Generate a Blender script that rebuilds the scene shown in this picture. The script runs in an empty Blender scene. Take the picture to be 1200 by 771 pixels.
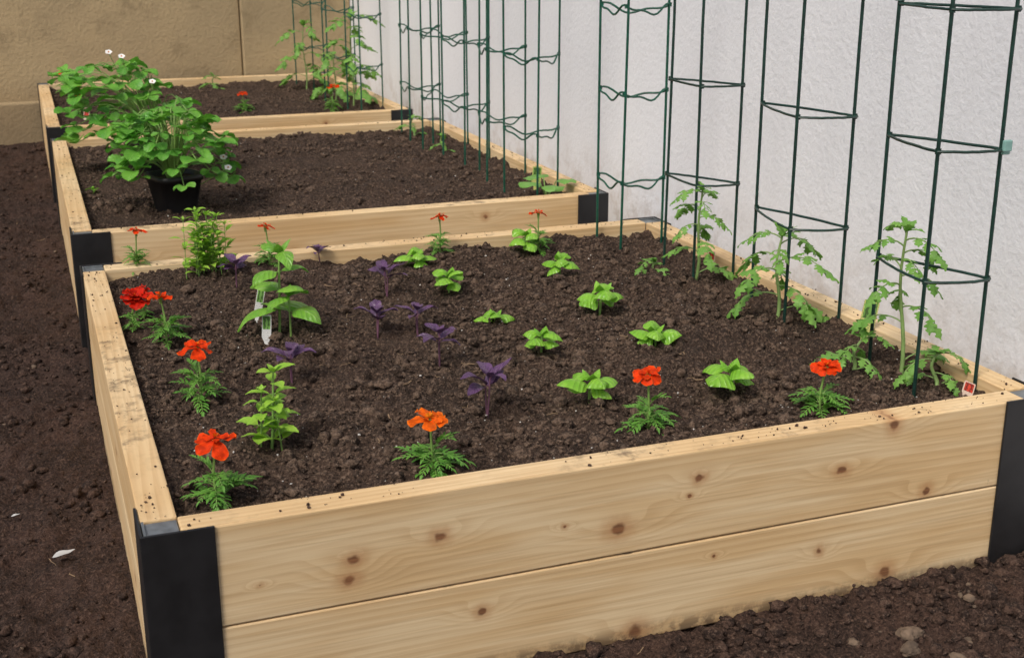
import bpy, numpy as np, math, random
from mathutils import Matrix, Vector
random.seed(7); rng=np.random.default_rng(11)
S=bpy.context.scene; COL=S.collection
S.view_settings.view_transform='Standard'; S.view_settings.look='None'; S.view_settings.exposure=0
U=random.uniform
# ---------------------------------------------------------------- noise
TB=rng.random((256,256))
def vn(x,y,sd=0):
    x=x+sd*17.37; y=y+sd*9.71
    xi=np.floor(x).astype(int); yi=np.floor(y).astype(int); fx=x-xi; fy=y-yi
    fx=fx*fx*(3-2*fx); fy=fy*fy*(3-2*fy)
    a=TB[xi&255,yi&255]; b=TB[(xi+1)&255,yi&255]; c=TB[xi&255,(yi+1)&255]; d=TB[(xi+1)&255,(yi+1)&255]
    return (a*(1-fx)+b*fx)*(1-fy)+(c*(1-fx)+d*fx)*fy
def rot(x,y,a): return x*math.cos(a)-y*math.sin(a), x*math.sin(a)+y*math.cos(a)
def soil_h(x,y,sd=0,amp=1.0):
    x=np.asarray(x,float); y=np.asarray(y,float)
    h=(vn(x*4,y*4,sd)-.5)*.020
    xr,yr=rot(x,y,.6); h=h+(vn(xr*14,yr*14,sd+1)-.5)*.015
    for f,a,ang in ((32,.0110,.3),(70,.0090,1.1),(140,.0065,2.0)):
        xr,yr=rot(x,y,ang); n=np.abs(vn(xr*f,yr*f,sd+f)-.5)*2
        m=vn(xr*f*.3,yr*f*.3,sd+f+3)
        h=h+(.5-n)*a*(.3+1.4*m)
    return h*amp
# ---------------------------------------------------------------- nodes
def newmat(name):
    m=bpy.data.materials.new(name); m.use_nodes=True; nt=m.node_tree; nt.nodes.clear()
    o=nt.nodes.new('ShaderNodeOutputMaterial'); b=nt.nodes.new('ShaderNodeBsdfPrincipled')
    nt.links.new(b.outputs[0],o.inputs[0]); return m,nt,b,o
class N:
    def __init__(s,nt): s.nt=nt
    def lk(s,v,i):
        if isinstance(v,bpy.types.NodeSocket): s.nt.links.new(v,i)
        else:
            if isinstance(v,(tuple,list)) and len(v)==3 and i.type=='RGBA': v=(*v,1)
            i.default_value=v
    def math(s,op,a,b=0.0,c=None,clamp=False):
        n=s.nt.nodes.new('ShaderNodeMath'); n.operation=op; n.use_clamp=clamp
        s.lk(a,n.inputs[0]); s.lk(b,n.inputs[1])
        if c is not None: s.lk(c,n.inputs[2])
        return n.outputs[0]
    def vm(s,op,a,b=(0,0,0)):
        n=s.nt.nodes.new('ShaderNodeVectorMath'); n.operation=op
        s.lk(a,n.inputs[0]); s.lk(b,n.inputs[1]); return n.outputs['Value'] if op=='LENGTH' else n.outputs[0]
    def noise(s,v,sc,det=3,ro=.5,dist=0):
        n=s.nt.nodes.new('ShaderNodeTexNoise'); s.lk(v,n.inputs['Vector']); n.inputs['Scale'].default_value=sc
        n.inputs['Detail'].default_value=det; n.inputs['Roughness'].default_value=ro; n.inputs['Distortion'].default_value=dist
        return n.outputs[0]
    def mr(s,v,a,b,c=0.0,d=1.0,smooth=True):
        n=s.nt.nodes.new('ShaderNodeMapRange'); n.interpolation_type='SMOOTHSTEP' if smooth else 'LINEAR'
        s.lk(v,n.inputs[0])
        for i,q in enumerate((a,b,c,d)): n.inputs[i+1].default_value=q
        return n.outputs[0]
    def mix(s,f,a,b,mode='MIX'):
        n=s.nt.nodes.new('ShaderNodeMix'); n.data_type='RGBA'; n.blend_type=mode
        s.lk(f,n.inputs[0]); s.lk(a,n.inputs[6]); s.lk(b,n.inputs[7]); return n.outputs[2]
    def bump(s,h,st,d,nrm=None):
        n=s.nt.nodes.new('ShaderNodeBump'); n.inputs['Strength'].default_value=st; n.inputs['Distance'].default_value=d
        s.lk(h,n.inputs['Height']); 
        if nrm is not None: s.lk(nrm,n.inputs['Normal'])
        return n.outputs[0]
    def co(s,w='Object'):
        return s.nt.nodes.new('ShaderNodeTexCoord').outputs[w]
    def geo(s,w): return s.nt.nodes.new('ShaderNodeNewGeometry').outputs[w]
    def sep(s,v):
        n=s.nt.nodes.new('ShaderNodeSeparateXYZ'); s.lk(v,n.inputs[0]); return n.outputs
    def comb(s,x,y,z):
        n=s.nt.nodes.new('ShaderNodeCombineXYZ'); s.lk(x,n.inputs[0]); s.lk(y,n.inputs[1]); s.lk(z,n.inputs[2]); return n.outputs[0]
def soil_mat(name,ca,cb,cc,sc1=8,lo=.35,hi=.65):
    m,nt,b,o=newmat(name); q=N(nt); P=q.geo('Position')
    n1=q.noise(P,sc1,2,.6); n2=q.noise(P,210,3,.8)
    c=q.mix(q.mr(n1,lo,hi),ca,cb); c=q.mix(q.mr(n2,.50,.68),c,cc)
    c=q.mix(q.mr(n2,.48,.34,0,.85),c,(ca[0]*.18,ca[1]*.18,ca[2]*.18))
    nt.links.new(c,b.inputs['Base Color']); b.inputs['Roughness'].default_value=.88; b.inputs['Specular IOR Level'].default_value=.25
    nt.links.new(q.bump(n2,1.0,.007),b.inputs['Normal'])
    return m
M_soil=soil_mat('bed_soil',(.064,.040,.027),(.041,.026,.018),(.190,.128,.090))
M_ground=soil_mat('ground_soil',(.056,.031,.022),(.036,.021,.015),(.125,.077,.056))
M_clod=soil_mat('soil_clod',(.145,.096,.066),(.045,.029,.020),(.23,.165,.12),50,.44,.58)
M_gclod=soil_mat('ground_clod',(.085,.050,.036),(.030,.018,.014),(.15,.10,.073),55,.42,.58)
def simple(name,c,r=.5,noise=.0,ns=30,metal=0,bump=0,bs=100,bd=.001):
    m,nt,b,o=newmat(name); q=N(nt)
    b.inputs['Roughness'].default_value=r; b.inputs['Metallic'].default_value=metal
    P=q.geo('Position')
    n=q.noise(P,ns,2,.6); f=q.mr(n,.3,.7,0,1)
    k=1-noise
    nt.links.new(q.mix(f,tuple(v*k for v in c),tuple(min(1,v*(1+noise)) for v in c)),b.inputs['Base Color'])
    if bump: nt.links.new(q.bump(q.noise(P,bs,3,.6),bump,bd),b.inputs['Normal'])
    return m
def wood_mat(name,knots,tint=(1,1,1)):
    m,nt,b,o=newmat(name); q=N(nt); P=q.co('Object')
    oi=nt.nodes.new('ShaderNodeObjectInfo').outputs['Random']
    off=q.math('MULTIPLY',oi,37.0)
    x,y,z=q.sep(P)
    Ps=q.comb(q.math('ADD',q.math('MULTIPLY',x,.7),off),q.math('MULTIPLY',y,6),q.math('MULTIPLY',z,5.5))
    lo=q.noise(Ps,1.0,1,.35)
    F=q.math('ADD',q.math('MULTIPLY',lo,3.4),q.math('MULTIPLY',z,34.0)); F=q.math('ADD',F,q.math('MULTIPLY',y,30.0))
    wob=q.math('MULTIPLY',q.math('SUBTRACT',q.noise(P,95,1),.5),.008)
    dark=None; mid=None
    for (kx,kz,r,el) in knots:
        d=q.vm('SUBTRACT',P,(kx,0,kz)); dl=q.vm('LENGTH',q.vm('MULTIPLY',d,(.38/el,0,1.0)))
        F=q.math('ADD',F,q.mr(dl,r*3.0,r*.3,0,.7))
        ds=q.math('ADD',q.vm('LENGTH',q.vm('MULTIPLY',d,(.9/el,0,1))),wob)
        k1=q.mr(ds,r*.80,r*.35,0,1); k2=q.mr(ds,r*2.2,r*.5,0,1)
        dark=k1 if dark is None else q.math('MAXIMUM',dark,k1); mid=k2 if mid is None else q.math('MAXIMUM',mid,k2)
    wv=q.math('FRACT',q.math('MULTIPLY',F,2.8)); g=q.mr(wv,.15,.95,0,1); g=q.math('MULTIPLY',g,q.mr(wv,1.0,.95,0,1))
    fib=q.noise(q.comb(q.math('ADD',q.math('MULTIPLY',x,5),off),q.math('MULTIPLY',y,180),q.math('MULTIPLY',z,240)),1.0,2,.6)
    big=q.noise(q.comb(q.math('ADD',q.math('MULTIPLY',x,2),off),q.math('MULTIPLY',y,3),q.math('MULTIPLY',z,14)),1.5,3,.55)
    t=lambda c:tuple(c[i]*tint[i] for i in range(3))
    c=q.mix(q.mr(big,.35,.65),t((.77,.60,.36)),t((.69,.49,.255)))
    c=q.mix(q.math('MULTIPLY',g,q.mr(big,.3,.7,.16,.40)),c,t((.48,.28,.12)))
    c=q.mix(q.mr(fib,.40,.75,0,.40),c,t((.46,.30,.145)))
    if mid is not None:
        c=q.mix(q.math('MULTIPLY',mid,.5),c,(.42,.19,.07))
        kc=q.mix(q.mr(fib,.4,.65),(.12,.042,.018),(.25,.10,.042)); c=q.mix(q.math('MULTIPLY',dark,.85),c,kc)
    Nn=q.sep(q.geo('Normal')); W=q.geo('Position'); wz=q.sep(W)[2]
    up=q.mr(Nn[2],.5,.95)
    d1=q.noise(W,34,4,.7); d2=q.noise(W,6,2,.5)
    dm=q.math('MULTIPLY',up,q.math('MULTIPLY',q.mr(d1,.46,.70,0,1),q.mr(d2,.40,.64,.10,.95)))
    low=q.math('MULTIPLY',q.mr(wz,.030,.004,0,1),q.mr(d1,.40,.56,.25,1))
    sm=q.mr(d1,.68,.80,0,.5)
    dm=q.math('MAXIMUM',q.math('MAXIMUM',dm,low),sm)
    c=q.mix(q.math('MULTIPLY',dm,.78),c,(.085,.055,.036))
    nt.links.new(c,b.inputs['Base Color']); b.inputs['Roughness'].default_value=.6; b.inputs['Specular IOR Level'].default_value=.3
    nt.links.new(q.bump(fib,.3,.001),b.inputs['Normal'])
    return m
def leaf_mat(name,c,c2,vein,rough=.42,trans=.25,pucker=.3,ns=40,vf=.6,puff=0):
    m,nt,b,o=newmat(name); q=N(nt); uv=q.co('UV'); u,v,_=q.sep(uv)
    P=q.geo('Position'); n=q.noise(P,ns,2,.6)
    col=q.mix(q.mr(n,.3,.7),c,c2)
    a=q.math('ABSOLUTE',q.math('SUBTRACT',u,.5)); mid=q.mr(a,.045,.01,0,1)
    sv=q.math('FRACT',q.math('MULTIPLY',q.math('SUBTRACT',v,q.math('MULTIPLY',a,.55)),6.0))
    sv=q.math('ABSOLUTE',q.math('SUBTRACT',sv,.5)); side=q.mr(sv,.12,.0,0,.5)
    f=q.math('MAXIMUM',mid,side); col=q.mix(q.math('MULTIPLY',f,vf),col,vein)
    bf=q.geo('Backfacing'); col=q.mix(q.math('MULTIPLY',bf,.3),col,tuple(min(1,k*1.3+.02) for k in c))
    nt.links.new(col,b.inputs['Base Color']); b.inputs['Roughness'].default_value=rough; b.inputs['Specular IOR Level'].default_value=.45
    h=q.math('MULTIPLY',f,-1.0)
    if puff: h=q.math('ADD',h,q.math('MULTIPLY',sv,puff*2.0))
    nt.links.new(q.bump(h,pucker,.0015),b.inputs['Normal'])
    tr=nt.nodes.new('ShaderNodeBsdfTranslucent'); mx=nt.nodes.new('ShaderNodeMixShader')
    nt.links.new(q.mix(.5,col,(c[0]*1.3,c[1]*1.5,c[2])),tr.inputs[0])
    mx.inputs[0].default_value=trans; nt.links.new(b.outputs[0],mx.inputs[1]); nt.links.new(tr.outputs[0],mx.inputs[2]); nt.links.new(mx.outputs[0],o.inputs[0])
    return m
L_basil=leaf_mat('basil_leaf',(.18,.44,.03),(.30,.57,.06),(.38,.60,.13),.26,.26,.6,55,.45,.8)
L_big=leaf_mat('large_basil_leaf',(.15,.38,.035),(.25,.48,.06),(.34,.55,.14),.30,.28,.6,40,.6,1)
L_lime=leaf_mat('lemon_basil_leaf',(.25,.48,.04),(.38,.59,.07),(.42,.6,.12),.42,.3,.4)
L_purple=leaf_mat('purple_basil_leaf',(.130,.062,.150),(.065,.033,.085),(.17,.08,.17),.28,.10,.6,70,.3,1)
L_mari=leaf_mat('marigold_leaf',(.085,.25,.028),(.16,.37,.045),(.16,.35,.06),.5,.22)
L_tom=leaf_mat('tomato_leaf',(.13,.31,.045),(.21,.42,.075),(.25,.42,.12),.5,.28,.5)
L_straw=leaf_mat('strawberry_leaf',(.085,.30,.03),(.22,.49,.06),(.28,.50,.11),.36,.28,.6,14,.6,.6)
L_sq=leaf_mat('squash_leaf',(.14,.33,.06),(.18,.40,.07),(.3,.48,.18),.5,.25)
STEM=simple('green_stem',(.20,.34,.08),.5,.2); STEMP=simple('purple_stem',(.16,.07,.11),.5,.2)
STEMR=simple('tomato_stem',(.19,.30,.09),.6,.2)
def petal_mat(name,c,edge,inner):
    m,nt,b,o=newmat(name); q=N(nt); u,v,_=q.sep(q.co('UV')); P=q.geo('Position')
    n=q.noise(P,130,2); col=q.mix(q.mr(n,.3,.7,0,.9),c,tuple(k*.5 for k in c))
    st=q.math('MULTIPLY',q.math('SINE',q.math('MULTIPLY',u,40)),.5); col=q.mix(q.mr(st,0,.5,0,.18),col,inner)
    a=q.math('ABSOLUTE',q.math('SUBTRACT',u,.5)); e=q.math('MAXIMUM',q.mr(a,.44,.5,0,1),q.mr(v,.90,1,0,1))
    col=q.mix(q.math('MULTIPLY',e,.5),col,edge); col=q.mix(q.mr(v,.40,.0,0,.8),col,inner)
    nt.links.new(col,b.inputs['Base Color']); b.inputs['Roughness'].default_value=.6; b.inputs['Specular IOR Level'].default_value=.15
    tr=nt.nodes.new('ShaderNodeBsdfTranslucent'); mx=nt.nodes.new('ShaderNodeMixShader'); nt.links.new(col,tr.inputs[0])
    mx.inputs[0].default_value=.2; nt.links.new(b.outputs[0],mx.inputs[1]); nt.links.new(tr.outputs[0],mx.inputs[2]); nt.links.new(mx.outputs[0],o.inputs[0])
    return m
PET_O=petal_mat('marigold_petal_orange',(.86,.052,.002),(.95,.17,.006),(.55,.022,.002))
PET_O2=petal_mat('marigold_petal_bright_orange',(.92,.14,.004),(.95,.30,.01),(.85,.09,.004))
PET_R=petal_mat('marigold_petal_red',(.66,.015,.003),(.85,.06,.005),(.42,.012,.002))
PET_Y=petal_mat('marigold_centre',(.88,.30,.012),(.9,.4,.02),(.8,.2,.01))
PET_W=simple('white_petal',(.82,.82,.78),.5,.03)
# ---------------------------------------------------------------- mesh builder
class MB:
    def __init__(s): s.v=[];s.f=[];s.uv=[];s.mi=[];s.mats=[]
    def mat(s,m):
        if m not in s.mats: s.mats.append(m)
        return s.mats.index(m)
    def grid(s,rows,uvs,m):
        k=s.mat(m); b=len(s.v); nr=len(rows); nc=len(rows[0])
        for r in rows: s.v.extend([tuple(p) for p in r])
        for i in range(nr-1):
            for j in range(nc-1):
                s.f.append((b+i*nc+j,b+i*nc+j+1,b+(i+1)*nc+j+1,b+(i+1)*nc+j)); s.mi.append(k)
                s.uv.extend([uvs[i][j],uvs[i][j+1],uvs[i+1][j+1],uvs[i+1][j]])
    def tube(s,pts,r0,r1,m,k=6,closed=False):
        pts=[Vector(p) for p in pts]; n=len(pts); rows=[];uvs=[]
        prev=None
        for i,p in enumerate(pts):
            if closed: t=(pts[(i+1)%n]-pts[i-1])
            else: t=pts[min(i+1,n-1)]-pts[max(i-1,0)]
            t.normalize()
            if prev is None:
                a=Vector((0,0,1)) if abs(t.z)<.9 else Vector((1,0,0)); sx=t.cross(a).normalized()
            else: sx=(prev-t*prev.dot(t)).normalized()
            prev=sx; sy=t.cross(sx); r=r0+(r1-r0)*i/max(1,n-1)
            rows.append([p+sx*(r*math.cos(2*math.pi*j/k))+sy*(r*math.sin(2*math.pi*j/k)) for j in range(k+1)]); uvs.append([(j/k,i/n) for j in range(k+1)])
        if closed: rows.append(rows[0]); uvs.append(uvs[0])
        s.grid(rows,uvs,m)
    def leaf(s,p,az,el,L,W,m,prof='ov',curl=.8,cup=.3,ruff=0,serr=0,lob=0,n=7,mm=4,roll=0,ph=None,R0=None,piv=None):
        pos=Vector(p); rows=[];uvs=[]; ph=U(0,6) if ph is None else ph
        for i in range(n+1):
            t=i/n; a=el-curl*t
            F=Vector((math.cos(az)*math.cos(a),math.sin(az)*math.cos(a),math.sin(a)))
            sd=Vector((-math.sin(az),math.cos(az),0)); nr=F.cross(sd)
            if roll: 
                R=Matrix.Rotation(roll,3,F); sd=R@sd; nr=R@nr
            if prof=='ov': w=math.sin(math.pi*min(1,max(0,t))**.72)**.8 if 0<t<1 else .03
            elif prof=='bas': w=math.sin(math.pi*t**.70)**.66 if 0<t<1 else .05
            elif prof=='lan': w=math.sin(math.pi*t**.8) if 0<t<1 else .08
            elif prof=='ob': w=(math.sin(math.pi*t**1.15)**.55) if 0<t<1 else .03
            elif prof=='pet': w=(min(1,.22+1.1*t))*math.sqrt(max(0,1-t**5)) if t<1 else .25
            if serr and 0<i<n: w*=1+serr*(1 if i%2 else -1)
            if lob and 0<t<1: w*=1-lob+lob*1.5*abs(math.sin(t*math.pi*3.3+.4))
            w*=W/2; row=[]; uu=[]
            for j in range(mm+1):
                q=-1+2*j/mm
                z=cup*w*q*q+ruff*W*math.sin(t*9+q*3+ph)*abs(q)*(.3+t)
                v=pos+sd*(w*q)+nr*z
                if R0 is not None: v=piv+R0@(v-piv)
                row.append(v); uu.append((q*.5+.5,t))
            rows.append(row); uvs.append(uu)
            pos=pos+F*(L/n)
        s.grid(rows,uvs,m); return pos
    def obj(s,name,parent=None,smooth=True,loc=None):
        me=bpy.data.meshes.new(name); me.from_pydata(s.v,[],s.f)
        for m in s.mats: me.materials.append(m)
        me.polygons.foreach_set('material_index',s.mi); me.polygons.foreach_set('use_smooth',[smooth]*len(s.f))
        ul=me.uv_layers.new(name='UVMap'); ul.data.foreach_set('uv',np.array(s.uv,float).ravel())
        me.update(); o=bpy.data.objects.new(name,me); COL.objects.link(o)
        if parent: o.parent=parent
        if loc: o.location=loc
        return o
def empty(name,loc=(0,0,0)):
    e=bpy.data.objects.new(name,None); e.empty_display_size=.1; e.location=loc; COL.objects.link(e); return e
def boxobj(name,a,c,mat,parent=None,bev=.002,rotz=0,size=None):
    cx=[(i+j)/2 for i,j in zip(a,c)]; d=[(j-i)/2 for i,j in zip(a,c)]
    if rotz: d=[d[1],d[0],d[2]]
    me=bpy.data.meshes.new(name)
    vs=[(sx*d[0],sy*d[1],sz*d[2]) for sx in(-1,1) for sy in(-1,1) for sz in(-1,1)]
    fs=[(0,1,3,2),(4,6,7,5),(0,4,5,1),(2,3,7,6),(0,2,6,4),(1,5,7,3)]
    me.from_pydata(vs,[],fs); me.materials.append(mat); me.update()
    o=bpy.data.objects.new(name,me); COL.objects.link(o); o.location=cx
    if rotz: o.rotation_euler=(0,0,math.pi/2)
    if parent: o.parent=parent
    if bev:
        b=o.modifiers.new('b','BEVEL'); b.width=bev; b.segments=2
    return o
# ---------------------------------------------------------------- beds
W=1.22;T=.0405;BW=.0756;H=.251
xc=W/2
def rel(ks,zc): return [(x-xc,z-zc,r,e) for x,z,r,e in ks]
ku=rel([(.331,.193,.009,1.1),(.562,.162,.012,1.2),(.673,.213,.008,1.),(.885,.190,.008,1.3),(1.025,.138,.009,1.),(.962,.243,.012,.8),(.228,.182,.009,1.1),(.222,.158,.009,1.2),(.49,.178,.0035,1),(.66,.19,.0035,1),(.12,.17,.003,1.)],.1885)
kl=rel([(.383,.084,.008,1.),(.590,.014,.013,1.1),(.860,.077,.007,.8),(.969,.026,.013,1.),(.70,.10,.003,1),(.2,.05,.004,1)],.0625)
WU=wood_mat('cedar_plank_upper',ku); WL=wood_mat('cedar_plank_lower',kl)
WG=wood_mat('cedar_plank_a',[(-.35,.02,.009,1.2),(.12,-.025,.008,1.),(.42,.01,.007,1.2)])
WG2=wood_mat('cedar_plank_b',[(-.15,-.02,.010,1.1),(.3,.03,.008,1.),(-.48,.0,.007,1.2)],(.97,.95,.92))
M_black=simple('black_powder_coat',(.014,.014,.015),.42,.25,25,0,.15,300,.0005)
M_alu=simple('grey_aluminium_post',(.20,.22,.23),.45,.2,60,.5)
def clods(name,n,x0,x1,y0,y1,hf,mat,parent,smin,smax,sub,pw=2.2):
    import bmesh
    bm=bmesh.new(); bmesh.ops.create_icosphere(bm,subdivisions=sub,radius=1); bm.verts.ensure_lookup_table()
    bv=np.array([v.co[:] for v in bm.verts]); bf=np.array([[v.index for v in f.verts] for f in bm.faces]); bm.free()
    x=rng.uniform(x0,x1,n*2); y=rng.uniform(y0,y1,n*2)
    keep=vn(x*9,y*9,5)+rng.uniform(-.35,.35,n*2)>.45; x=x[keep][:n]; y=y[keep][:n]; n=len(x)
    s=smin*(smax/smin)**(rng.random(n)**pw)
    z=hf(x,y)+s*.25
    sc=s[:,None]*rng.uniform(.65,1.25,(n,3)); sc[:,2]*=.8
    V=bv[None]*(1+rng.uniform(-.28,.28,(n,len(bv),1)))*sc[:,None,:]
    a=rng.uniform(0,6.28,n); ca,sa=np.cos(a)[:,None],np.sin(a)[:,None]
    X=V[...,0]*ca-V[...,1]*sa+x[:,None]; Y=V[...,0]*sa+V[...,1]*ca+y[:,None]; Z=V[...,2]+z[:,None]
    vv=np.stack([X,Y,Z],-1).reshape(-1,3); ff=(bf[None]+np.arange(n)[:,None,None]*len(bv)).reshape(-1,3)
    me=bpy.data.meshes.new(name); me.from_pydata(vv.tolist(),[],ff.tolist()); me.materials.append(mat)
    me.polygons.foreach_set('use_smooth',[sub>1]*len(ff)); me.update()
    o=bpy.data.objects.new(name,me); COL.objects.link(o); 
    if parent: o.parent=parent
    return o
M_perl=simple('perlite',(.62,.60,.55),.8,.2)
SOILZ=.224
def gridmesh(name,xs,ys,hf,mat,parent=None):
    X,Y=np.meshgrid(xs,ys); Z=hf(X,Y); nx,ny=len(xs),len(ys)
    v=np.stack([X,Y,Z],-1).reshape(-1,3); i=np.arange(nx*ny).reshape(ny,nx)
    f=np.stack([i[:-1,:-1],i[:-1,1:],i[1:,1:],i[1:,:-1]],-1).reshape(-1,4)
    me=bpy.data.meshes.new(name); me.from_pydata(v.tolist(),[],f.tolist()); me.materials.append(mat)
    me.polygons.foreach_set('use_smooth',[True]*len(f)); me.update()
    o=bpy.data.objects.new(name,me); COL.objects.link(o)
    if parent: o.parent=parent
    return o
def bed(x0,y0,z0,L,idx):
    e=empty('raised_garden_bed' if idx==0 else 'raised_garden_bed.%03d'%idx)
    hs=H/2
    for k in (0,1):
        za=z0+k*hs+(.001 if k else -.02); zb=z0+(k+1)*hs-.001
        fm=(WL,WU)[k] if idx==0 else (WG,WG2)[k]
        if idx==0:
            boxobj('front_plank',(x0+T,y0,z0+k*hs+(.001 if k else -.0)),(x0+W-T,y0+T,zb),fm,e)
        else: boxobj('front_plank',(x0+T,y0,za),(x0+W-T,y0+T,zb),fm,e)
        boxobj('back_plank',(x0+T,y0+L-T,za),(x0+W-T,y0+L,zb),WG,e)
        boxobj('left_plank',(x0,y0+T,za),(x0+T,y0+L-T,zb),WG2 if k else WG,e,rotz=1)
        boxobj('right_plank',(x0+W-T,y0+T,za),(x0+W,y0+L-T,zb),WG,e,rotz=1)
    for (cx,cy,sx,sy) in ((x0,y0,1,1),(x0+W,y0,-1,1),(x0,y0+L,1,-1),(x0+W,y0+L,-1,-1)):
        def bx(n,a0,a1,b0,b1,z1,m,bev):
            xa,xb=sorted((cx+sx*a0,cx+sx*a1)); ya,yb=sorted((cy+sy*b0,cy+sy*b1)); boxobj(n,(xa,ya,z0-.03),(xb,yb,z1),m,e,bev)
        bx('corner_post',.001,T-.001,.001,T-.001,z0+H-.004,M_alu,.001)
        bx('corner_bracket_face',-.0035,BW,-.0035,-.0002,z0+H+.001,M_black,.001)
        bx('corner_bracket_side',-.0035,-.0002,-.0001,BW,z0+H+.001,M_black,.001)
        bx('corner_post_rim',.0012,.0042,.0012,T-.002,z0+H-.0005,M_alu,.0005)
        bx('corner_post_rim',.0044,T-.002,.0012,.0042,z0+H-.0005,M_alu,.0005)
    st=(.0032,.006,.009)[idx]
    hf=lambda x,y:z0+SOILZ-(.0,.006,.012)[idx]+soil_h(x,y,idx*3)+np.clip(.02-np.minimum(np.minimum(x-x0-T,x0+W-T-x),np.minimum(y-y0-T,y0+L-T-y)),0,.02)*.25
    gridmesh('bed_soil',np.arange(x0+T-.004,x0+W-T+.005,st),np.arange(y0+T-.004,y0+L-T+.005,st),hf,M_soil,e)
    a=(x0+T+.006,x0+W-T-.006,y0+T+.006,y0+L-T-.006)
    n=(1,.55,.3)[idx]
    clods('soil_clods',int(2600*n),*a,hf,M_clod,e,.003,.0115,2,2.2)
    clods('soil_crumbs',int(24000*n),*a,hf,M_clod,e,.0012,.0044,1,1.7)
    clods('perlite_specks',int(850*n),*a,hf,M_perl,e,.0006,.0019,1)
    top=lambda x,y:np.full_like(x,z0+H)
    for q in ((x0+.004,x0+T,y0+T,y0+L-T),(x0+T,x0+W-T,y0+.004,y0+T),(x0+W-T,x0+W,y0+T,y0+L-T),(x0+T,x0+W-T,y0+L-T,y0+L)):
        clods('spilled_crumbs',int(110*n),*q,top,M_gclod,e,.0006,.0024,1)
    return hf
BEDS=[(0,0,0,1.2125),(-.0039,1.4555,.0083,1.3387),(-.0077,3.0925,-.001,1.29)]
HF=[bed(*b,i) for i,b in enumerate(BEDS)]
def gz(i,x,y): return float(HF[i](np.array([x]),np.array([y]))[0])-.002
# ---------------------------------------------------------------- ground
def gh(x,y):
    near=((x>-1.6)&(x<1.5)&(y>-1.0)&(y<4.6)).astype(float)
    h=soil_h(x,y,21,1.0)*near-.004
    d=np.clip(-y,0,.3); h=h+near*(y<0)*(x>-.1)*np.exp(-d/.05)*(.012*vn(x*7,y*7,33)+.002)
    d2=np.clip(-x,0,.5); h=h+near*(x<0)*(y>0)*np.exp(-d2/.06)*.010*vn(x*6,y*6,35)
    return h
def axis(a,b,st,far):
    mid=np.arange(a,b,st); g=np.array([1,4,15,60,200.]); return np.concatenate([a-g[::-1],mid,b+g])
gridmesh('ground',axis(-1.4,1.45,.0065,1),axis(-.9,4.55,.0085,1),gh,M_ground)
g=empty('loose_ground_soil')
clods('clods',3600,-1.1,-.01,-.3,4.3,gh,M_gclod,g,.003,.012,2,2.4)
clods('crumbs',15000,-1.0,-.01,-.3,4.3,gh,M_gclod,g,.0012,.005,1)
clods('crumbs_front',7000,.2,1.4,-.5,-.008,gh,M_gclod,g,.0014,.006,1)
clods('clods_front',1100,.2,1.4,-.5,-.008,gh,M_gclod,g,.004,.013,2)
M_peb=simple('pebble',(.125,.088,.060),.9,.4,60,0,.6,200,.002)
pb=empty('pebbles')
clods('pebbles_front',70,.6,1.35,-.40,-.03,gh,M_peb,pb,.002,.008,2)
clods('pebbles_side',160,-1.0,-.02,-.2,4.2,gh,M_peb,pb,.002,.006,2)
def rock(x,y,s,parent):
    import bmesh
    from mathutils import noise as mn
    bm=bmesh.new(); bmesh.ops.create_icosphere(bm,subdivisions=4,radius=1)
    o=Vector((U(0,50),U(0,50),U(0,50)))
    for v in bm.verts:
        k=1+.35*mn.noise(v.co*1.3+o)+.2*mn.noise(v.co*4+o)+.08*mn.noise(v.co*11+o); v.co*=k; v.co.z*=.6
    for f in bm.faces:f.smooth=True
    me=bpy.data.meshes.new('rock'); bm.to_mesh(me); bm.free(); me.materials.append(M_peb)
    ob=bpy.data.objects.new('rock',me); COL.objects.link(ob); ob.location=(x,y,float(gh(np.array([x]),np.array([y]))[0])+s*.1); ob.scale=(s,s*.8,s); ob.rotation_euler=(0,0,U(0,6)); ob.parent=parent
for x,y,s in ((.857,-.092,.012),(.93,-.11,.017),(.90,-.15,.013),(1.0,-.14,.010),(1.05,-.08,.008),(.95,-.18,.015)): rock(x,y,s,pb)
M_twig=simple('dry_twig',(.24,.16,.09),.8,.3); M_paper=simple('dry_pale_leaf',(.46,.47,.46),.7,.15)
mb=MB()
for k in range(150):
    if k<60: x,y=U(-.9,-.03),U(-.2,4.0); z=float(gh(np.array([x]),np.array([y]))[0])+.005
    elif k<75: x,y=U(.5,1.3),U(-.35,-.03); z=float(gh(np.array([x]),np.array([y]))[0])+.005
    else: x,y=U(.07,1.15),U(.07,1.15); z=gz(0,x,y)+.006
    a=U(0,6.28); l=U(.006,.025); pts=[(x+math.cos(a)*l*t+U(-.002,.002),y+math.sin(a)*l*t+U(-.002,.002),z+U(-.002,.002)) for t in (0,.4,.7,1)]
    mb.tube(pts,U(.0005,.0011),.0004,M_twig,4)
mb.obj('twigs')
mb=MB()
for x,y,l in ((-.085,.481,.034),(-.14,.66,.014),(-.35,1.3,.016),(-.2,1.05,.01)):
    z=float(gh(np.array([x]),np.array([y]))[0])+.008; mb.leaf((x-.015,y-.01,z),.4,.15,l,l*.45,M_paper,'lan',.3,.1,.05)
mb.obj('dry_leaves')
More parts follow.
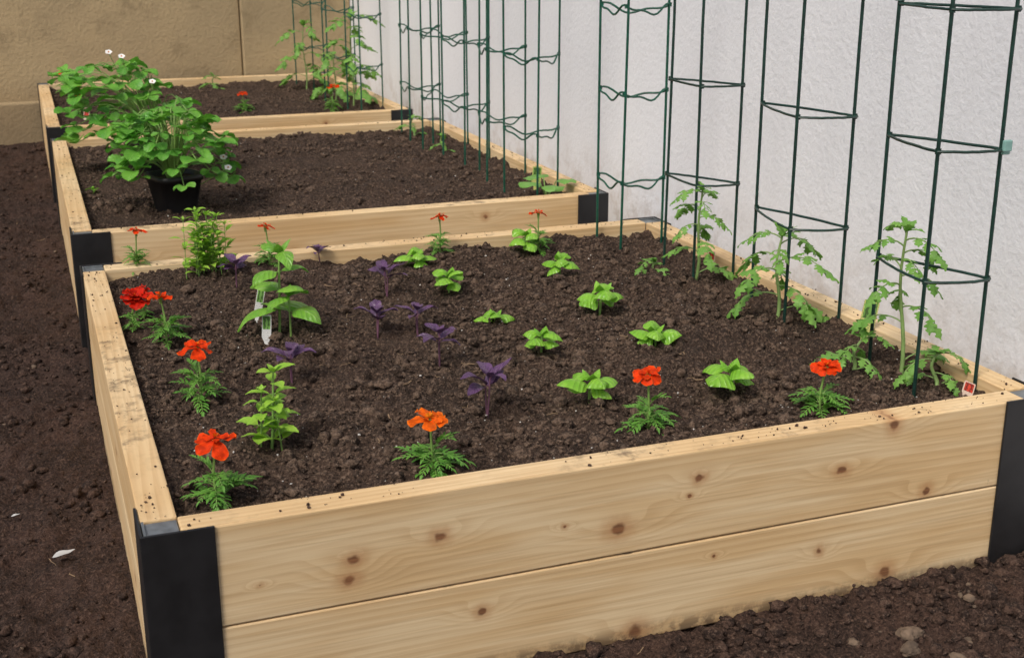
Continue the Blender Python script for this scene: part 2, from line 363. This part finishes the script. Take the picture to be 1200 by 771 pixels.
# ---------------------------------------------------------------- walls
def stucco(name,c,c2,bst,stain=.0):
    m,nt,b,o=newmat(name); q=N(nt); P=q.geo('Position')
    n=q.noise(P,1.6,3,.6); n2=q.noise(P,75,3,.65); c_=q.mix(q.mr(n,.3,.7),c,c2)
    c_=q.mix(q.mr(n2,.5,.75,0,.18 if not stain else .4),c_,tuple(k*.6 for k in c))
    z=q.sep(P)[2]
    if stain:
        st=q.mr(q.noise(P,5,5,.75),.5,.72,0,stain); c_=q.mix(st,c_,tuple(k*.5 for k in c))
        c_=q.mix(q.mr(z,.30,.12,0,.4),c_,(.12,.09,.06))
    else:
        ds=q.math('MULTIPLY',q.mr(z,.34,.18,0,1),q.mr(q.noise(P,12,4,.7),.42,.65,0,.4)); c_=q.mix(ds,c_,(.36,.29,.22))
    nt.links.new(c_,b.inputs['Base Color']); b.inputs['Roughness'].default_value=.9; b.inputs['Specular IOR Level'].default_value=.2
    nt.links.new(q.bump(n2,bst,.004),b.inputs['Normal']); return m
M_w=stucco('white_stucco',(.79,.81,.84),(.75,.77,.80),.45); M_c=stucco('tan_concrete',(.47,.36,.205),(.36,.28,.165),.8,.6)
WX=1.335
boxobj('white_stucco_wall',(WX,-1.2,-.2),(WX+.2,4.75,2.2),M_w,None,0)
cw=empty('concrete_block_wall')
boxobj('wall_body',(-4,4.47,-.2),(.846,4.75,2.0),M_c,cw,.004)
boxobj('wall_pier',(.850,4.445,-.2),(WX-.002,4.75,2.0),M_c,cw,.006)
boxobj('wall_footing',(-4,4.415,-.2),(.10,4.468,.17),M_c,cw,.008)
# ---------------------------------------------------------------- cages
M_cg=simple('green_coated_wire',(.007,.034,.025),.40,.3,80); M_cg2=simple('bright_green_coated_wire',(.004,.075,.045),.38,.25,80)
def cage(legs,zs,wavy,gi,top=1.35):
    mb=MB(); m=M_cg2 if wavy else M_cg
    x=sum(l[0] for l in legs)/3; y=sum(l[1] for l in legs)/3
    z0=gz(gi,x,y)-.04; offs=[]
    for k,(px,py) in enumerate(legs):
        lx,ly=U(-.004,.004),U(-.004,.004)
        mb.tube([(px,py,z0),(px+lx,py+ly,.7),(px-lx*.3,py,top)],.0028,.0028,m,8)
    for z in zs:
        pts=[]
        for k in range(3):
            A=Vector(legs[k]);B=Vector(legs[(k+1)%3]); c=Vector((x,y)); nn=14
            for i in range(nn):
                t=i/nn; p=A.lerp(B,t); o=(p-c); bul=1+(.22*math.sin(math.pi*t))
                if wavy:
                    p=c+o*(1.03+.10*math.sin(math.pi*t)); zz=z+.016*(abs(math.cos(math.pi*t))**2)-.004*math.sin(4*math.pi*t)
                else:
                    p=c+o*(bul*1.045); zz=z+U(-.0003,.0003)
                pts.append((p.x,p.y,zz))
        mb.tube(pts,.0022,.0022,m,6,True)
        for (px,py) in legs:
            mb.tube([(px,py,z-.004+(.016 if wavy else 0)),(px,py,z+.004+(.016 if wavy else 0))],.0042,.0042,m,6)
    return mb.obj('tomato_cage')
R4=(.397,.580,.767,.95)
cage([(1.084,.117),(1.177,.10),(1.112,.262)],R4,False,0); cage([(1.086,.464),(1.177,.440),(1.123,.631)],R4,False,0); cage([(1.095,.797),(1.177,.79),(1.10,.93)],(.407,.591,.775),False,0)
cage([(1.06,1.049),(1.17,1.078),(1.057,1.160)],(.352,.534,.704,.88),True,0)
def tri(y,a,r=.088): return [(min(1.105+r*math.cos(a+k*2.0944),1.172),y+r*math.sin(a+k*2.0944)) for k in range(3)]
for y,a in ((1.64,-1.9),(1.90,-2.3),(2.16,-2.0),(2.40,-2.6),(2.64,-2.2)): cage(tri(y,a),(.375,.555,.735,.9),True,1)
for y,a in ((3.32,-2.),(3.76,-2.4),(4.2,-1.8)): cage(tri(y,a),(.37,.55,.73,.9),True,2)
M_clip=simple('pale_green_clip',(.20,.38,.34),.4,.1)
def clip(x,y,z):
    e=empty('cage_clip')
    boxobj('clip_body',(x-.007,y-.009,z-.007),(x+.007,y-.003,z+.009),M_clip,e,.002); boxobj('clip_jaw',(x-.004,y-.004,z-.012),(x+.009,y+.006,z-.002),M_clip,e,.002)
clip(1.178,.098,.585); clip(1.108,.262,.782)
# ---------------------------------------------------------------- plants
def marigold(bi,x,y,h,fr=.024,fol=.045,kind=0,lean=0):
    mb=MB(); z=gz(bi,x,y); top=Vector((x+U(-.006,.006)+lean,y+U(-.006,.006),z+h-.004))
    mb.tube([(x,y,z-.005),(x+U(-.003,.003),y,z+h*.5),top],.0018,.0014,STEM,6)
    nst=24 if h>.05 else 7
    for k in range(nst):
        a=k*2.4+U(-.3,.3); hz=z+h*(.02+.45*(k/nst)); el=U(.2,1.25); L=fol*U(.65,1.1)*(1-.25*k/nst)
        pos=Vector((x,y,hz)); pts=[pos.copy()]; nn=7
        for i in range(nn):
            t=(i+1)/nn; e=el-1.0*t; F=Vector((math.cos(a)*math.cos(e),math.sin(a)*math.cos(e),math.sin(e))); pos=pos+F*(L/nn); pts.append(pos.copy())
            if i>0:
                for sgn in (-1,1):
                    ll=L*.34*math.sin(math.pi*(.25+.62*t))*U(.85,1.15)
                    mb.leaf(pos,a+sgn*U(.7,1.0),e+U(-.1,.35),ll,ll*.36,L_mari,'lan',.5,.3,n=4,mm=2,serr=.2)
        mb.leaf(pos,a,el-1,L*.3,L*.1,L_mari,'lan',.4,.3,n=4,mm=2); mb.tube(pts,.0008,.0005,STEM,4)
    mb.tube([top+Vector((0,0,-.012)),top+Vector((0,0,-.004)),top+Vector((0,0,.001))],.0022,.0040,STEM,8)
    P=(PET_O,PET_R,PET_O2)[kind]; c=top.copy()
    R0=Matrix.Rotation(U(-.15,.30),3,'X')@Matrix.Rotation(U(-.35,.35),3,'Y')
    cn=random.choice((5,6,7))
    rings=((cn,-.12,1.,0,.82),(4,.25,.55,.0015,.75)) if kind!=1 else ((7,.05,1.,0,1.0),(6,.4,.8,.002,1.0),(5,.8,.6,.003,1.))
    a00=U(0,6)
    for ring,(cnt,el,sc,dz,wf) in enumerate(rings):
        for k in range(cnt):
            a=a00+2*math.pi*(k+ring*.4)/cnt+U(-.22,.22); ls=U(.68,1.15)
            mb.leaf(c+Vector((math.cos(a)*.002,math.sin(a)*.002,dz)),a,el+U(-.18,.28),fr*sc*ls,fr*sc*wf*U(.8,1.2),P,'pet',U(-.1,.7),.10,ruff=.11,n=7,mm=6,R0=R0,piv=c,roll=U(-.3,.3))
    for k in range(11):
        a=U(0,6.28); mb.leaf(c+Vector((0,0,.002)),a,U(.4,1.45),fr*.26,fr*.10,PET_Y if (kind==2 or k%3==0) else P,'pet',.2,.4,n=3,mm=2,R0=R0,piv=c)
    return mb.obj('marigold_plant')
for a in ((.10,1.20,.085,.019,.035,0),(.35,1.16,.085,.017,.035,0),(.695,1.14,.085,.017,.035,0),(.905,1.12,.085,.019,.035,0),
    (.105,.735,.085,.023,.042,0),(.12,.45,.088,.025,.045,0),(.093,.115,.088,.026,.048,0),(.362,.118,.078,.027,.048,2),(.668,.135,.090,.023,.046,0),(.925,.115,.082,.022,.046,0)):
    marigold(0,a[0],a[1],a[2],a[3],a[4],a[5])
marigold(0,.063,.83,.062,.026,.025,1); marigold(0,.085,.89,.055,.018,.02,1)
for x,y,h,f in ((.09,4.12,.10,.024),(.13,4.0,.085,.022),(.12,3.62,.07,.020),(.683,3.45,.08,.018),(.998,3.40,.10,.026)): marigold(2,x,y,h,f,.045)
def pairs(mb,x,y,z,h,nodes,L,Wd,leafm,stemm,el=.25,curl=.9,cup=.35,shrink=.5,sr=.0018,ruff=.03,prof='ov',serr=0,tip=True,az0=None,low=.30):
    az0=U(0,3.14) if az0 is None else az0; lx,ly=U(-.08,.08)*h,U(-.08,.08)*h
    mb.tube([(x,y,z-.004),(x+lx*.6,y+ly*.6,z+h*.5),(x+lx,y+ly,z+h)],sr,sr*.7,stemm,6)
    for k in range(nodes):
        t=(k+1)/nodes; p=Vector((x+lx*t,y+ly*t,z+h*(low+(1-low)*t) if nodes>1 else z+h)); s=1-shrink*t**2
        for sg in (0,math.pi):
            a=az0+k*math.pi/2+sg+U(-.2,.2); pe=p+Vector((math.cos(a)*.004,math.sin(a)*.004,.002))
            mb.tube([p,pe],sr*.6,sr*.5,stemm,4)
            mb.leaf(pe,a,el+U(-.2,.3),L*s*U(.78,1.15),Wd*s*U(.85,1.1),leafm,prof,curl*U(.7,1.2),cup,ruff,serr,n=10,mm=6,roll=U(-.28,.28))
    if tip:
        for k in range(3):
            a=az0+k*2.1; mb.leaf((x+lx,y+ly,z+h),a,1.0,L*.4,Wd*.38,leafm,prof,.6,cup,n=5,mm=4)
for x,y,h,s in ((.625,1.078,.034,1.05),(.62,.85,.034,1.05),(.87,1.11,.036,1.15),(.86,.899,.036,1.1),(.833,.655,.048,1.3),(.642,.664,.014,.9),(.651,.477,.030,1.0),(.843,.46,.028,1.15),(.628,.24,.036,1.1),(.834,.205,.034,1.25)):
    mb=MB(); pairs(mb,x,y,gz(0,x,y),h,2,.044*s,.040*s,L_basil,STEM,.60,1.5,-.6,.20,.0017,.025,'bas',az0=U(-.6,.9),low=.5)
    if h>.02: pairs(mb,x,y,gz(0,x,y),h*.6,1,.034*s,.029*s,L_basil,STEM,.3,1.2,-.6,.1,.0017,.03,'bas',az0=U(0,3),tip=False)
    mb.obj('basil_plant')
for x,y,h,s in ((.258,.988,.044,.95),(.451,1.164,.030,.8),(.506,.859,.050,1.05),(.43,.642,.044,1.1),(.497,.638,.044,.9),(.483,.475,.054,1.05),(.26,.499,.052,1.15),(.48,.251,.060,1.15)):
    mb=MB(); pairs(mb,x,y,gz(0,x,y),h,2,.040*s,.024*s,L_purple,STEMP,.75,1.1,.25,.25,.0014,.06,az0=U(-.5,.6),low=.6)
    pairs(mb,x,y,gz(0,x,y),h*.75,1,.036*s,.020*s,L_purple,STEMP,.45,.9,.25,.1,.0014,.06,az0=U(0,3),tip=False); mb.obj('purple_basil_plant')
mb=MB(); x,y=.284,.718; pairs(mb,x,y,gz(0,x,y),.140,4,.080,.044,L_big,STEM,.35,1.5,-.3,.25,.0025,.04,az0=.3,low=.1); pairs(mb,x+.015,y-.02,gz(0,x,y),.07,2,.062,.036,L_big,STEM,.2,1.3,-.2,.2,.002,az0=-.9); mb.obj('large_leaf_basil_plant')
mb=MB(); x,y=.184,.256; z=gz(0,x,y); pairs(mb,x,y,z,.108,7,.036,.022,L_lime,STEM,.45,.9,.2,.35,.002,.03,az0=.1,serr=.06,low=.02)
for dx,dy,hh in ((.013,-.007,.07),(-.013,.006,.08),(.004,.012,.06)): pairs(mb,x+dx,y+dy,z,hh,5,.028,.017,L_lime,STEM,.4,.9,.2,.3,.0013,serr=.05,low=.05)
mb.obj('lemon_basil_plant')
mb=MB()
for k in range(22):
    a=U(0,6.28); r=U(0,.048); x,y=.219+r*math.cos(a),1.10+r*math.sin(a)*.5; pairs(mb,x,y,gz(0,x,y),U(.04,.12),6,.027,.013,L_lime,STEM,.5,.8,.2,.35,.0009,.02,prof='lan',low=.02)
mb.obj('lemon_basil_plant')
def tomato(bi,x,y,h,n=7,LL=.085,name='tomato_plant',pw=1.0):
    mb=MB(); z=gz(bi,x,y); lx,ly=U(-.015,.015),U(-.015,.015)
    sp=lambda t:Vector((x+lx*t*t+.004*math.sin(t*7),y+ly*math.sin(t*2),z-.005+h*t))
    mb.tube([sp(i/8) for i in range(9)],.0036,.0018,STEMR,7)
    for k in range(n):
        t=.12+.86*(k/max(1,n-1))**pw; a=k*2.4+U(-.3,.3); el=U(.4,.95); L=LL*U(.75,1.15)*(1.05-.30*t)
        pos=sp(t); pts=[pos.copy()]; nn=8
        for i in range(nn):
            tt=(i+1)/nn; e=el-1.5*tt; F=Vector((math.cos(a)*math.cos(e),math.sin(a)*math.cos(e),math.sin(e))); pos=pos+F*(L/nn); pos.x=min(pos.x,1.30); pts.append(pos.copy())
            if i in (2,4,6):
                for sg in (-1,1):
                    ll=L*(.34,.40,.36)[(i-2)//2]*U(.8,1.15)
                    mb.leaf(pos,a+sg*U(.8,1.2),e+U(-.2,.4),ll,ll*.60,L_tom,'ov',.9,-.2,.08,0,.55,n=15,mm=4,roll=U(-.5,.5))
        mb.leaf(pos,a,el-1.2,L*.42,L*.28,L_tom,'ov',.6,-.2,.08,0,.55,n=15,mm=4); mb.tube(pts,.0014,.0007,STEMR,5)
    for k in range(6): mb.leaf(sp(1),U(0,6.28),U(.3,1.3),LL*.35,LL*.17,L_tom,'ov',.8,.2,.06,0,.5,n=11,mm=4)
    return mb.obj(name)
tomato(0,1.10,.80,.185,10,.075,pw=.6); tomato(0,1.086,.485,.145,10,.090,pw=.7); tomato(0,1.125,.20,.225,12,.078,pw=.5); tomato(0,1.065,.89,.035,5,.055)
tomato(0,1.135,.130,.055,6,.065); tomato(0,1.07,.245,.055,6,.065)
tomato(2,1.09,3.45,.33,14,.12); tomato(2,1.05,4.1,.26,11,.12); tomato(2,1.08,3.7,.22,9,.11); tomato(2,.68,4.2,.06,5,.07); tomato(1,1.08,2.62,.06,4,.06); tomato(1,1.08,2.3,.05,4,.05)
mb=MB(); x,y=1.12,1.60; z=gz(1,x,y)
for a,e,l in ((3.4,.5,.075),(4.6,.3,.07),(5.8,.7,.065),(1.6,.9,.055),(2.5,.9,.05)):
    p=Vector((x,y,z)); q=p+Vector((math.cos(a)*.022,math.sin(a)*.022,.03+.02*e)); mb.tube([p,q],.0016,.0013,STEM,5); mb.leaf(q,a,.35,l*.8,l*.85,L_sq,'ob',.8,-.15,.06,.05,n=11,mm=6)
mb.obj('squash_seedling')
M_pot=simple('black_plastic_pot',(.012,.012,.013),.4,.2)
def strawberry(x,y,hh,spread,nl,ls,flowers,pw=.056,seed=1,side=0):
    random.seed(seed); e=empty('potted_strawberry_plant',(x,y,gz(1,x,y))); ph=.085
    mb=MB(); prof=[(pw*.74,-.004),(pw*.74,0),(pw*.97,ph*.82),(pw*1.04,ph*.83),(pw*1.06,ph),(pw*.98,ph),(pw*.94,ph*.85),(pw*.01,ph*.84)]
    rows=[];uv=[]
    for r,z in prof:
        row=[]
        for j in range(33):
            a=j*2*math.pi/32; k=1/max(abs(math.cos(a)),abs(math.sin(a))); k=1+(min(k,1.28)-1)*.8; row.append((r*k*math.cos(a+.35),r*k*math.sin(a+.35),z))
        rows.append(row); uv.append([(0,0)]*33)
    mb.grid(rows[:7],uv[:7],M_pot); mb.grid(rows[6:],uv[6:],M_soil); mb.obj('pot',e)
    mb=MB()
    for k in range(nl):
        a=k*2.399+U(-.3,.3); f=(k+.5)/nl; reach=spread*(.12+.9*math.sqrt(1-f*.92))*U(.7,1.12); top=ph+hh*(-.12+1.14*f**.8)*U(.85,1.08)
        d=Vector((math.cos(a)*reach+side*f,math.sin(a)*reach*.85,0)); p0=Vector((math.cos(a)*.012,math.sin(a)*.012,ph*.84))
        pt=[p0+Vector((d.x*t**1.3,d.y*t**1.3,(top-ph*.84)*(1-(1-t)**1.7)+.04*math.sin(math.pi*t))) for t in (0,.2,.4,.6,.8,1)]
        mb.tube(pt,.0017,.0011,STEM,5); q=pt[-1]; az=a+U(-.5,.5)
        L=ls*U(.6,1.2)
        for da in (-1.35,0,1.35):
            mb.leaf(q+Vector((math.cos(az+da)*.004,math.sin(az+da)*.004,0)),az+da,.3+U(-.5,.4),L*(1.08 if da==0 else .95),L*.92,L_straw,'ob',.75+U(-.2,.4),.28,.04,.09,n=13,mm=6,roll=U(-.4,.4))
    mb.obj('foliage',e)
    mb=MB()
    for (fx,fy,fz) in flowers:
        c=Vector((fx,fy,fz)); mb.tube([(0,0,ph*.84),(fx*.5,fy*.5,fz*.6),c],.0013,.001,STEM,5)
        R0=Matrix.Rotation(.6,3,'X')
        for k in range(5):
            a=k*2*math.pi/5; mb.leaf(c,a,.25,.0095,.009,PET_W,'ob',.2,.2,n=5,mm=4,R0=R0,piv=c)
        for k in range(8): mb.leaf(c,U(0,6.28),1.1,.004,.003,PET_Y,'ob',.2,.2,n=3,mm=2,R0=R0,piv=c)
    if flowers: mb.obj('flowers',e)
strawberry(.246,1.81,.155,.125,76,.037,[(.12,-.06,.10),(.115,-.03,.12)],seed=3)
strawberry(.25,2.28,.20,.165,64,.044,[(-.10,-.04,.325),(-.07,-.06,.315),(.0,-.08,.25)],seed=5,side=-.13)
random.seed(99)
mb=MB(); x,y=.07,2.05; pairs(mb,x,y,gz(1,x,y),.02,2,.03,.02,L_basil,STEM); mb.obj('basil_plant')
# ---------------------------------------------------------------- tags
def tagmat(name,base,pic,pz):
    m,nt,b,o=newmat(name); q=N(nt); uv=q.co('UV'); u,v,_=q.sep(uv)
    f=q.math('MULTIPLY',q.math('MULTIPLY',q.mr(u,.08,.1),q.mr(u,.92,.9)),q.math('MULTIPLY',q.mr(v,pz,pz+.02),q.mr(v,.95,.93)))
    n=q.noise(uv,5,2); c=q.mix(q.mr(n,.42,.55),pic,tuple(k*.3 for k in pic)); tx=q.math('MULTIPLY',q.mr(q.math('FRACT',q.math('MULTIPLY',v,14)),.5,.6),q.mr(q.noise(uv,22,1),.45,.55)); c2=q.mix(q.math('MULTIPLY',tx,.6),base,(.05,.05,.05))
    nt.links.new(q.mix(f,c2,c),b.inputs['Base Color']); b.inputs['Roughness'].default_value=.3; return m
TW=tagmat('white_plant_label',(.72,.73,.71),(.20,.42,.10),.45); TG=tagmat('green_plant_label',(.50,.52,.16),(.15,.33,.06),.40); TR=tagmat('red_plant_label',(.80,.62,.50),(.65,.06,.03),.4)
def tag(bi,x,y,w,h,m,face,lean,roll=0,lift=0):
    mb=MB(); rows=[];uv=[]
    for zz,k in ((-.02-lift,.12),(.0,.5),(.008,1),(h*.95,1),(h,.92)):
        rows.append([(-w/2*k,0,zz),(w/2*k,0,zz)]); uv.append([(.5-.5*k,max(0,zz)/h),(.5+.5*k,max(0,zz)/h)])
    mb.grid(rows,uv,m); o=mb.obj('plant_tag',None,False); o.location=(x,y,gz(bi,x,y)+lift); o.rotation_euler=(lean,roll,face)
    s=o.modifiers.new('s','SOLIDIFY'); s.thickness=.0008
tag(0,.258,.695,.015,.045,TW,-.3,-.12,.05,.006); tag(0,.262,.80,.013,.055,TW,-.3,-.1,.2,.012)
tag(0,1.162,.345,.026,.050,TG,-.3,-.25,.25,.022); tag(0,1.160,.85,.014,.032,TR,-.4,-.1,.1,.008); tag(0,1.150,.085,.018,.024,TR,-.3,-.4,.4,.002)
tag(1,1.13,1.70,.024,.05,TG,-.3,-.15,.1,.012); tag(2,.13,3.5,.02,.05,TR,-.3,-.15,.1)
# ---------------------------------------------------------------- light, world, camera
w=bpy.data.worlds.new('World'); S.world=w; w.use_nodes=True; nt=w.node_tree
bg=nt.nodes.get('Background') or nt.nodes.new('ShaderNodeBackground'); sky=nt.nodes.new('ShaderNodeTexSky'); sky.sky_type='NISHITA'; sky.sun_disc=False
SE,SA=math.radians(52),math.radians(236)
sky.sun_elevation=SE; sky.sun_rotation=SA; sky.dust_density=5; sky.air_density=.8; sky.ozone_density=.6
nt.links.new(sky.outputs[0],bg.inputs[0]); bg.inputs[1].default_value=.122
out=nt.nodes.get('World Output'); nt.links.new(bg.outputs[0],out.inputs[0])
sl=bpy.data.lights.new('sun','SUN'); sl.energy=1.85; sl.angle=math.radians(18); sl.color=(1,.96,.90); so=bpy.data.objects.new('sun',sl); COL.objects.link(so)
dv=Vector((math.sin(SA)*math.cos(SE),math.cos(SA)*math.cos(SE),math.sin(SE))); so.rotation_euler=dv.to_track_quat('Z','Y').to_euler(); so.location=(-2,-3,5)
cam=bpy.data.cameras.new('camera'); co=bpy.data.objects.new('camera',cam); COL.objects.link(co)
cam.sensor_width=36; cam.lens=1499.8/1200*36; cam.clip_start=.05; cam.clip_end=600
M=Matrix.Rotation(-.3620,4,'Z')@Matrix.Rotation(1.2652,4,'X'); M.translation=(-.0689,-1.2946,.8730); co.matrix_world=M
cam.dof.use_dof=True; cam.dof.focus_distance=1.9; cam.dof.aperture_fstop=13
S.camera=co
